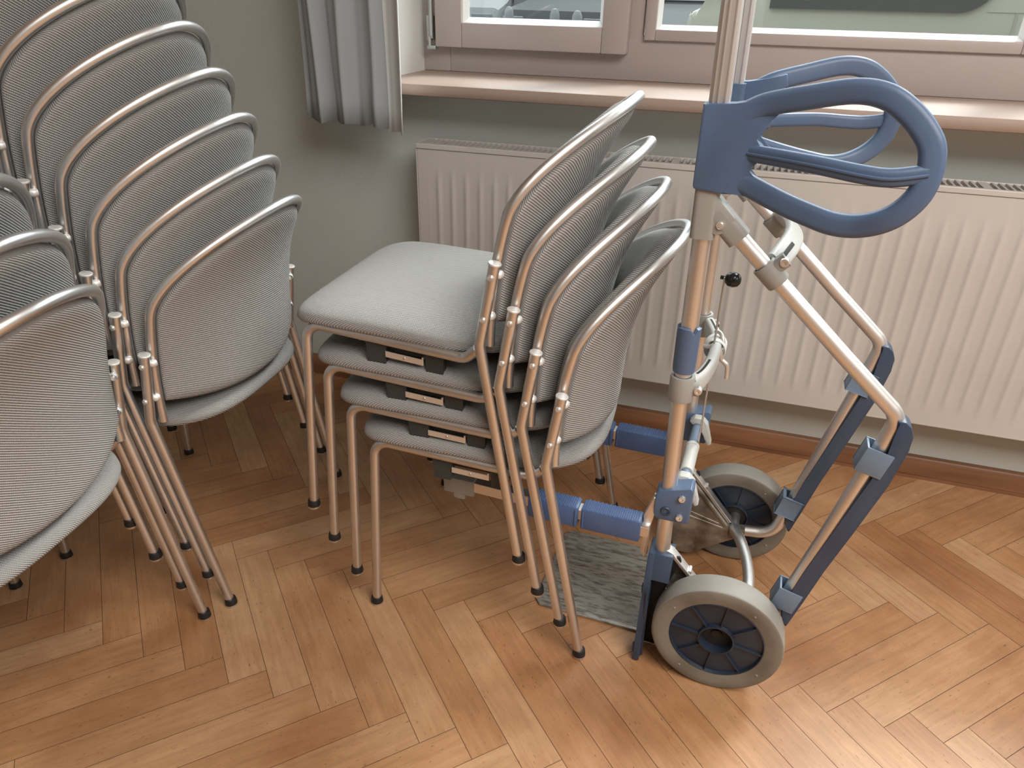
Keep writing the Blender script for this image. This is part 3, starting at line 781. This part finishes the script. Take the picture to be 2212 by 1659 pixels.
    for xa, xb in ((.172, .289), (.295, .398)):
        bm = nb(); box(bm, xa, xb, y-.019, y+.019, Z-.026+.00, Z+.022, .004)
        for k in range(int((xb-xa-.012)/.0042)):
            for q in range(8):
                cx = xa+.007+.0042*k; cy = y-.0165+.0044*q+(.0022 if k % 2 else 0)
                vs = [bm.verts.new(p) for p in ((cx-.0018, cy-.0018, Z+.0219), (cx+.0018, cy-.0018, Z+.0219), (cx+.0018, cy+.0018, Z+.0219), (cx-.0018, cy+.0018, Z+.0219), (cx, cy, Z+.0236))]
                for i in range(4): bm.faces.new((vs[i], vs[(i+1) % 4], vs[4]))
        for xx in ((xb-.0045,) if xa < .2 else (xa+.0045,)): box(bm, xx-.002, xx+.002, y-.021, y+.021, Z-.024, Z+.018, .0015)
        part('arm_pad', bm, M['blue_pad'], arm, sharp=30)
    bm = nb(); box(bm, .515, .582, y-.0155, y+.0155, Z-.014, Z+.024, .003); box(bm, .535, .562, y-.014, y+.014, Z-.028, Z-.010, .005)
    part('arm_end_piece', bm, M['grey'], arm)
    # slim bracket joining the arm to the tube
    bm = nb(); prism(bm, [(.150, .372), (.157, .372), (.1715, .325), (.166, .30), (.171, .235), (.163, .215), (.156, .225), (.158, .29), (.152, .33)], S-.010, S-.004, 'y', .0005)
    prism(bm, [(.150, .372), (.157, .372), (.1715, .325), (.166, .30), (.166, .245), (.160, .240), (.158, .29), (.152, .33)], S+.004, S+.010, 'y', .0005)
    box(bm, .156, .172, y-.012, y+.012, Z-.014, Z+.012, .002)
    part('arm_bracket', bm, M['alu_clean'])
    # cast side bracket to the axle
    bm = nb(); Yp = s*.138
    prism(bm, [(.134, .255), (.108, .235), (.016, .128), (-.014, .122), (-.016, .098), (.084, .022), (.110, .020), (.128, .045), (.136, .14)], Yp-.004, Yp+.004, 'y', .001)
    for a, b2 in (((.110, .238), (.012, .126)), ((.012, .112), (.092, .028)), ((.128, .135), (.02, .115)), ((.128, .150), (.03, .125))):
        sweep(bm, [(a[0], Yp, a[1]), (b2[0], Yp, b2[1])], rrect(.0085 if a[1] > .2 else .005, .004, .002), up=(0, 0, 1))
    box(bm, -.030, .004, Yp-.012, Yp+.012, .098, .128, .003)
    part('side_bracket', bm, M['cast'], sharp=30)
    # bright strap from tube to axle
    bm = nb(); sweep(bm, fillet([(.120, S+s*.006, .258), (.108, S+s*.006, .252), (.060, S+s*.006, .200), (.004, S+s*.006, .134), (-.012, S+s*.006, .124)], .01, 4), rrect(.0105, .0022, .001), up=(0, 1, 0)) if False else \
        sweep(bm, [(.122, S, .256), (.108, S, .250), (.060, S, .196), (.006, S, .134)], rrect(.011, .0035, .001), up=(0, 0, 1))
    lathe(bm, [(0, .004), (.004, .004), (.004, -.014), (0, -.014)], (.070, S+s*.004, .214), (0, s, 0), 12)
    part('axle_strap', bm, M['alu_clean'], sharp=30)
    # black plastic fender in front of the wheel
    bm = nb()
    prism(bm, [(s*.118, .252), (s*.168, .252), (s*.186, .200), (s*.197, .150), (s*.207, .060), (s*.212, .004), (s*.152, .004), (s*.146, .06), (s*.138, .15)], .138, .151, 'x', .002)
    prism(bm, [(s*.125, .252), (s*.168, .252), (s*.186, .200), (s*.176, .196), (s*.16, .238), (s*.125, .240)], .104, .140, 'x', .002)
    prism(bm, [(.142, .236), (.142, .004), (.104, .004), (.112, .10), (.112, .160), (.098, .205), (.088, .236), (.092, .246)], s*.150, s*.156, 'y', .001, 1)
    prism(bm, [(.142, .196), (.142, .010), (.133, .010), (.136, .15)], s*.1955, s*.2015, 'y', .001)
    part('fender', bm, [M['darkblue'], M['blacksole']], sharp=30)
    for lug in ((.150, .156, s*.150, s*.162, .138, .158), (.150, .155, s*.196, s*.206, .02, .04)):
        bm = nb(); box(bm, *lug, .002); part('fender_lug', bm, M['darkblue'])
    # wheel
    R = .1231; yo = s*.224; yi = s*.171
    wh = bpy.data.objects.new('wheel', None); COL.objects.link(wh); wh.parent = HT; wh.location = (0, 0, R)
    bm = nb(); wy = s*.053
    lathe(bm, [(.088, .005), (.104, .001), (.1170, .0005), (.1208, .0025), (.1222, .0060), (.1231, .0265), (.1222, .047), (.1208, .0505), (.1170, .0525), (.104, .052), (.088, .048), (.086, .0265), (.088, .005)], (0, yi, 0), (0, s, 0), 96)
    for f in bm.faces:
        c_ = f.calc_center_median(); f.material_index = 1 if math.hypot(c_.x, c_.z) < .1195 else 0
    for k in range(4):
        a = .6+k*PI/2
        for h, sg in ((.0515, 1), (.0015, -1)): lathe(bm, [(0, .0012), (.002, .001), (.0035, -.001)], (.103*math.cos(a), yi+s*h, .103*math.sin(a)), (0, s*sg, 0), 8)
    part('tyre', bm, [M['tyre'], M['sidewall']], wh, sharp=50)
    bm = nb()
    lathe(bm, [(.089, .005), (.0865, .004), (.0855, .008), (.0845, .0105), (.0345, .0105), (.0335, .004), (.0310, .0035), (.0300, .010), (.0300, .043), (.0310, .0500), (.0335, .0495), (.0345, .0425), (.0845, .0425), (.0855, .0465), (.0865, .049), (.089, .048)], (0, yi, 0), (0, s, 0), 64)
    for k in range(8):
        a = k*PI/4+.12; dv = Vector((math.cos(a), 0, math.sin(a)))
        for ya, yb in ((.0062, .012), (.041, .0475)):
            pv = Vector((-dv.z, 0, dv.x))*.0011
            p, q = dv*.0335, dv*.0862
            vs = []
            for P_ in (p, q):
                for yy in (ya, yb):
                    for sg in (-1, 1): vs.append(bm.verts.new(P_+pv*sg+Vector((0, yi+s*yy, 0))))
            for ids in ((0, 1, 3, 2), (4, 5, 7, 6), (0, 1, 5, 4), (2, 3, 7, 6), (0, 2, 6, 4), (1, 3, 7, 5)): bm.faces.new([vs[t] for t in ids])
    part('rim', bm, M['rim'], wh, sharp=30)
    bm = nb(); lathe(bm, [(.0302, .030), (.0105, .030), (.0100, .033), (0, .033)], (0, yi, 0), (0, s, 0), 28); lathe(bm, [(.0302, .010), (.012, .010), (0, .010)], (0, yi, 0), (0, s, 0), 28); part('hub', bm, M['hole'], wh)
# axle stub ends and bowed cross tube
bm = nb(); tube(bm, spline([(-.004, -.185, .1231), (-.004, -.150, .1231), (-.008, -.128, .124), (-.024, -.070, .138), (-.043, -.010, .128), (-.050, .050, .116), (-.040, .110, .116), (-.010, .145, .1225), (-.004, .155, .1231), (-.004, .185, .1231)], 8), .0120, 18); part('axle_tube', bm, M['alu_clean'], sharp=60)
# arch braces between the two sides
for nm, pts, nsl in (('strut_brace', [(.024, .136, .842), (.017, .112, .848), (.006, .060, .853), (.001, 0, .854), (.006, -.060, .853), (.017, -.112, .848), (.024, -.136, .842)], (.2, .98, 0)),
                     ('tube_brace', [(.122, .140, .610), (.108, .108, .612), (.098, .055, .616), (.096, 0, .618), (.101, -.050, .618), (.114, -.105, .614), (.124, -.140, .610)], None)):
    bm = nb(); P = spline(pts, 10)
    if nm == 'strut_brace':
        upv = Vector((-.168, 0, -.153)).normalized()
        sweep(bm, P, rrect(.0075, .018, .006), up=upv)
        for a, b2 in ((5, 18), (42, 55)):
            sl = [p+Vector((-.0062, 0, .0068)) for p in P[a:b2]]; sweep(bm, sl, rrect(.0012, .0035, .001), up=upv, mi=1)
    else:
        sweep(bm, P, rrect(.0100, .018, .008), up=(0, 0, 1))
        for a, b2 in ((5, 18), (42, 55)):
            sl = [p+Vector((-.0002, 0, .0178)) for p in P[a:b2]]; sweep(bm, sl, rrect(.0022, .0008, .0006), up=(0, 0, 1), mi=1)
    part(nm, bm, [M['lightgrey'], M['hole']], sharp=40)
# sleeve with lever and hook on the lower brace
bm = nb(); lathe(bm, [(.019, -.018), (.0205, -.016), (.0205, .016), (.019, .018)], (.0975, -.020, .618), (0, 1, 0), 22); part('brace_sleeve', bm, M['bead_sleeve_white'])
RO = bpy.data.objects.new('release_lever', None); COL.objects.link(RO); RO.parent = HT
bm = nb(); sweep(bm, [(.1005, 0, .764), (.1005, 0, .70), (.0995, .002, .612)], rrect(.0018, .0042, .001), up=(0, 1, 0)); part('lever_bar', bm, M['zinc'], RO)
bm = nb(); lathe(bm, [(.0, -.0145), (.006, -.0135), (.0115, -.009), (.0138, 0), (.0120, .008), (.0065, .0135), (0, .0145)], (.086, 0, .760), (1, 0, 0), 24); tube(bm, [(.108, 0, .762), (.094, 0, .761)], .0035, 10); part('knob', bm, M['knobblack'], RO)
bm = nb(); tube(bm, spline([(.116, -.006, .622), (.109, .002, .625), (.100, .006, .630), (.092, .006, .627), (.086, .004, .617), (.083, 0, .604), (.078, 0, .599), (.072, 0, .594), (.069, 0, .584), (.068, 0, .566)], 6), .0042, 12); part('hook', bm, M['steel_bright'], RO)
bm = nb(); tube(bm, spline([(.103, -.030, .645), (.094, -.026, .645), (.087, -.018, .638), (.083, -.012, .622)], 6), .0040, 12); part('hook', bm, M['steel_bright'], RO)
bm = nb(); sweep(bm, [(.099, .0, .590), (.099, -.02, .46), (.101, -.040, .34), (.106, -.045, .318)], rrect(.0018, .0042, .001), up=(0, 1, 0)); part('pull_rod', bm, M['alu'], RO)
# cross rod between the pivot blocks
bm = nb(); tube(bm, [(.110, -.130, .388), (.110, .130, .388)], .0105, 18); cr_ = part('cross_rod', bm, M['bluegrey'])
for ya, yb in ((-.02, .075),):
    bm = nb(); tube(bm, [(.110, ya, .388), (.110, yb, .388)], .0135, 20); tube(bm, [(.110, ya-.004, .388), (.110, ya+.006, .388)], .0142, 20); part('rod_sleeve', bm, M['lightgrey'], cr_)
for s in (1, -1):
    bm = nb(); y0 = s*.112
    prism(bm, [(.128, .400), (.118, .410), (.102, .410), (.090, .398), (.082, .370), (.076, .352), (.083, .347), (.094, .366), (.100, .384), (.108, .396), (.120, .392)], y0-.010, y0+.010, 'y', .002)
    part('locking_lever', bm, M['lightgrey'], cr_, sharp=30)
# toe plate with fine ribs along its length
bm = nb(); x0, x1, hy = .152, .386, .1345
prism(bm, [(x0, -hy), (x1-.012, -hy), (x1, -hy+.012), (x1+.003, hy-.018), (x1-.012, hy), (x0, hy)], .001, .0065, 'z', .0012)
yy = -hy+.010
while yy < hy-.010:
    prism(bm, [(x0+.006, yy), (x1-.012, yy), (x1-.012, yy+.0018), (x0+.006, yy+.0018)], .0064, .0074, 'z'); yy += .0036
part('toe_plate', bm, M['toe'], sharp=30)
bm = nb(); prism(bm, [(x0, .001), (x0-.016, .001), (x0-.016, .030), (x0-.010, .030), (x0-.008, .008), (x0, .0075)], -.128, .128, 'y', .0006); part('toe_plate_lip', bm, M['cast'])
# blue hand grips: plate on the post with an outward flaring loop and a middle bar
LOOP = [(.125, .160, 1.060), (.077, .164, 1.072), (.027, .181, 1.086), (-.028, .200, 1.099), (-.066, .213, 1.096), (-.096, .223, 1.079), (-.119, .231, 1.056), (-.129, .235, 1.038), (-.132, .238, 1.013), (-.127, .240, .986), (-.112, .239, .962), (-.091, .234, .945), (-.064, .224, .934), (-.035, .215, .932), (-.002, .203, .938), (.035, .188, .947), (.085, .163, .962)]
for s in (1, -1):
    gr = bpy.data.objects.new('hand_grip', None); COL.objects.link(gr); gr.parent = HT
    bm = nb()
    LP = [(x, s*y, z) for x, y, z in LOOP]
    path = spline([(.105, s*.160, 1.057)]+LP[1:]+[(.110, s*.158, .972)], 6)
    sweep(bm, path, rrect(.0160, .0105, .0090), up=(0, 1, 0))
    path = spline([(.092, s*.160, 1.006), (.047, s*.187, 1.007), (-.006, s*.218, 1.007), (-.056, s*.236, 1.004), (-.090, s*.242, 1.004), (-.130, s*.240, 1.012)], 6)
    sweep(bm, path, rrect(.0120, .0085, .007), up=(0, 1, 0))
    sweep(bm, [p+Vector((0, s*.0085, 0)) for p in path], rrect(.0022, .0028, .0015), up=(0, 1, 0))
    part('grip_loop', bm, M['blue'], gr, sharp=50)
    bm = nb()
    prism(bm, [(.160, .950), (.1615, .955), (.1615, 1.064), (.158, 1.069), (.118, 1.0715), (.088, 1.0775), (.058, 1.0865), (.053, 1.066), (.070, 1.052), (.083, 1.036), (.084, 1.024), (.072, 1.0165), (.068, 1.006), (.072, .9965), (.087, .988), (.086, .980), (.069, .966), (.054, .956), (.059, .940), (.086, .949), (.118, .946)], s*.145, s*.1705, 'y', .0025)
    sweep(bm, [(.1405, s*.147, .951), (.1425, s*.147, 1.068)], rrect(.0215, .0195, .007), up=(1, 0, 0))
    part('grip_plate', bm, M['blue'], gr, sharp=30)
# top handle bar joining the posts above the picture
bm = nb(); tube(bm, fillet([(.146, .147, 1.47), (.149, .147, 1.52), (.149, -.147, 1.52), (.146, -.147, 1.47)], .03, 8), .0135, 18); part('top_handle', bm, M['blue'])

# ------------------------------------------------------------------ outside the window
GZ = .10
bm = nb(); box(bm, -40, 40, WD+T+.05, 60, GZ-.1, GZ); o = struct(link('ground', bm, M['asphalt'], smooth=False))
def wheelset(root, L, W, r, xs, cz):
    for x in xs:
        for s in (1, -1):
            bm = nb(); lathe(bm, [(0, 0), (r*.62, .0), (r*.66, .02), (r*.95, .02), (r, .05), (r, .17), (r*.95, .2), (0, .2)], (x, s*W/2, cz+r), (0, -s, 0), 28); link('wheel', bm, M['blacksole'], root)
def car(name, label, loc, rz, paint, L=4.1, W=1.7, H=1.42, group='cars parked outside'):
    root = thing(name, label, 'car', group, loc, rz)
    prof = [(-L/2, .32), (-L/2+.02, .62), (-L/2+.12, .84), (-L*.30, .93), (-L*.20, 1.0), (-L*.09, H-.06), (0, H), (L*.18, H), (L*.32, H-.1), (L*.43, 1.02), (L/2-.05, .92), (L/2, .66), (L/2-.02, .30), (L*.36, .22), (-L*.36, .22)]
    bm = nb(); rows = []
    for y, f in ((-W/2, .0), (-W/2+.06, 1), (W/2-.06, 1), (W/2, 0)):
        rows.append([bm.verts.new((x*(1 if f else .985), (y*(1-.22*max(0, (z-.95)/.5))), z-(0 if f else .03))) for x, z in prof])
    for a, b2 in zip(rows, rows[1:]):
        for i in range(len(prof)): bm.faces.new((a[i], a[(i+1) % len(prof)], b2[(i+1) % len(prof)], b2[i]))
    bm.faces.new(rows[0]); bm.faces.new(rows[-1][::-1]); link('body', bm, paint, root, sharp=30)
    bm = nb()
    for s in (1, -1):
        yb, yt = s*(W/2-.012), s*(W/2-.15)
        for xs in (((-L*.18, .99), (-L*.075, H-.12), (L*.05, H-.08), (L*.05, .99)), ((L*.065, .99), (L*.065, H-.08), (L*.26, H-.15), (L*.36, .99))):
            f = [(x, (yb if z < 1 else yt)+s*.01*(z < 1), z) for x, z in xs]
            bm.faces.new([bm.verts.new(p) for p in f])
    g_ = bm.faces.new([bm.verts.new(p) for p in ((-L*.195, -W/2+.16, 1.02), (-L*.195, W/2-.16, 1.02), (-L*.095, W/2-.26, H-.07), (-L*.095, -W/2+.26, H-.07))])
    g2_ = bm.faces.new([bm.verts.new(p) for p in ((L*.425, -W/2+.18, 1.05), (L*.425, W/2-.18, 1.05), (L*.33, W/2-.26, H-.11), (L*.33, -W/2+.26, H-.11))])
    o = link('car_window', bm, M['carglass'], root, smooth=False); sd = o.modifiers.new('t', 'SOLIDIFY'); sd.thickness = .03; sd.offset = 0
    for s in (1, -1):
        bm = nb(); box(bm, -L/2-.012, -L/2+.05, s*W*.36-.16, s*W*.36+.16, .62, .76, .02); link('headlight', bm, M['carsilver'], root)
        bm = nb(); box(bm, -L*.16, -L*.12, s*(W/2+.02)-.09, s*(W/2+.02)+.09, .96, 1.08, .03); link('wing_mirror', bm, paint, root)
    wheelset(root, L, W, .31, (-L*.31, L*.31), 0)
    return root
car('car', 'white car nose to the window, left of the two nearest in the left pane', (-5.15, 13.9, GZ), PI/2+.12, M['carwhite'])
car('car', 'dark grey car nose to the window, right of the two nearest in the left pane', (-2.75, 13.2, GZ), PI/2-.1, M['cargrey'])
car('car', 'silver car standing broadside behind the two cars in the left pane', (-5.2, 18.4, GZ), .1, M['carsilver'])
car('car', 'dark grey car seen past the left end of the cream van', (-.75, 9.6, GZ), PI/2+.15, M['cargrey'])
# bollards
for k, (x, y) in enumerate(((-2.25, 8.6), (-1.86, 8.0), (-2.9, 9.0))):
    bm = nb(); lathe(bm, [(0, 0), (.055, 0), (.055, .80), (.05, .88), (.03, .92), (0, .93)], (x, y, GZ), n=18)
    tag(link('bollard', bm, M['carwhite']), ('white street bollard in the middle of the left pane', 'white street bollard nearest the right edge of the left pane', 'white street bollard furthest left behind the left pane')[k], 'bollard', 'street bollards outside')
# cream van close to the right pane
VAN = thing('van', 'cream van with a long dark round-cornered side window, outside the right pane', 'van', None, (0, 0, 0))
vx0, vx1, vy = -.39, 4.6, 4.0
bm = nb()
prism(bm, [(vx0, GZ+.30), (vx0, 1.10), (vx0+.02, 1.132), (vx0+.10, 1.15), (vx0+.32, 1.95), (vx0+.6, 2.15), (vx1-.1, 2.15), (vx1, 1.9), (vx1, GZ+.3)], vy, vy+1.8, 'y', .03)
link('body', bm, M['cream'], VAN, sharp=30)
bm = nb(); r = .14; xa, xb, za, zb = -.02, .905, 1.150, 1.80
pts = [(xa, za), (xb-r, za)]+[(xb-r+r*math.sin(a*PI/16), za+r-r*math.cos(a*PI/16)) for a in range(1, 9)]+[(xb, zb), (xa, zb)]
prism(bm, pts, vy-.012, vy+.01, 'y'); link('side_window', bm, M['carglass'], VAN, smooth=False)
bm = nb(); box(bm, .88, 1.9, vy-.002, vy+.003, 1.1540, 1.1570); box(bm, .994, .998, vy-.004, vy+.003, GZ+.32, 1.154); box(bm, 1.9, 1.906, vy-.004, vy+.003, GZ+.32, 2.0); link('door_seam', bm, M['grille_dark'], VAN, smooth=False)
for x in (.75, 3.6):
    for y_, s in ((vy-.03, 1), (vy+1.83, -1)):
        bm = nb(); lathe(bm, [(0, 0), (.22, 0), (.24, .02), (.33, .02), (.35, .05), (.35, .2), (0, .2)], (x, y_, GZ+.35), (0, s, 0), 30); link('wheel', bm, M['blacksole'], VAN)
# house across the street
bm = nb(); box(bm, -22, 16, 20, 21, GZ, 7); ho = link('house', bm, M['facade'], smooth=False)
tag(ho, 'pale rendered house front across the street behind the parked cars', 'building')
for i in range(9):
    bm = nb(); box(bm, -18+i*3.4, -16.8+i*3.4, 19.95, 20.05, 1.2, 2.9); link('house_window', bm, M['carglass'], ho, smooth=False)
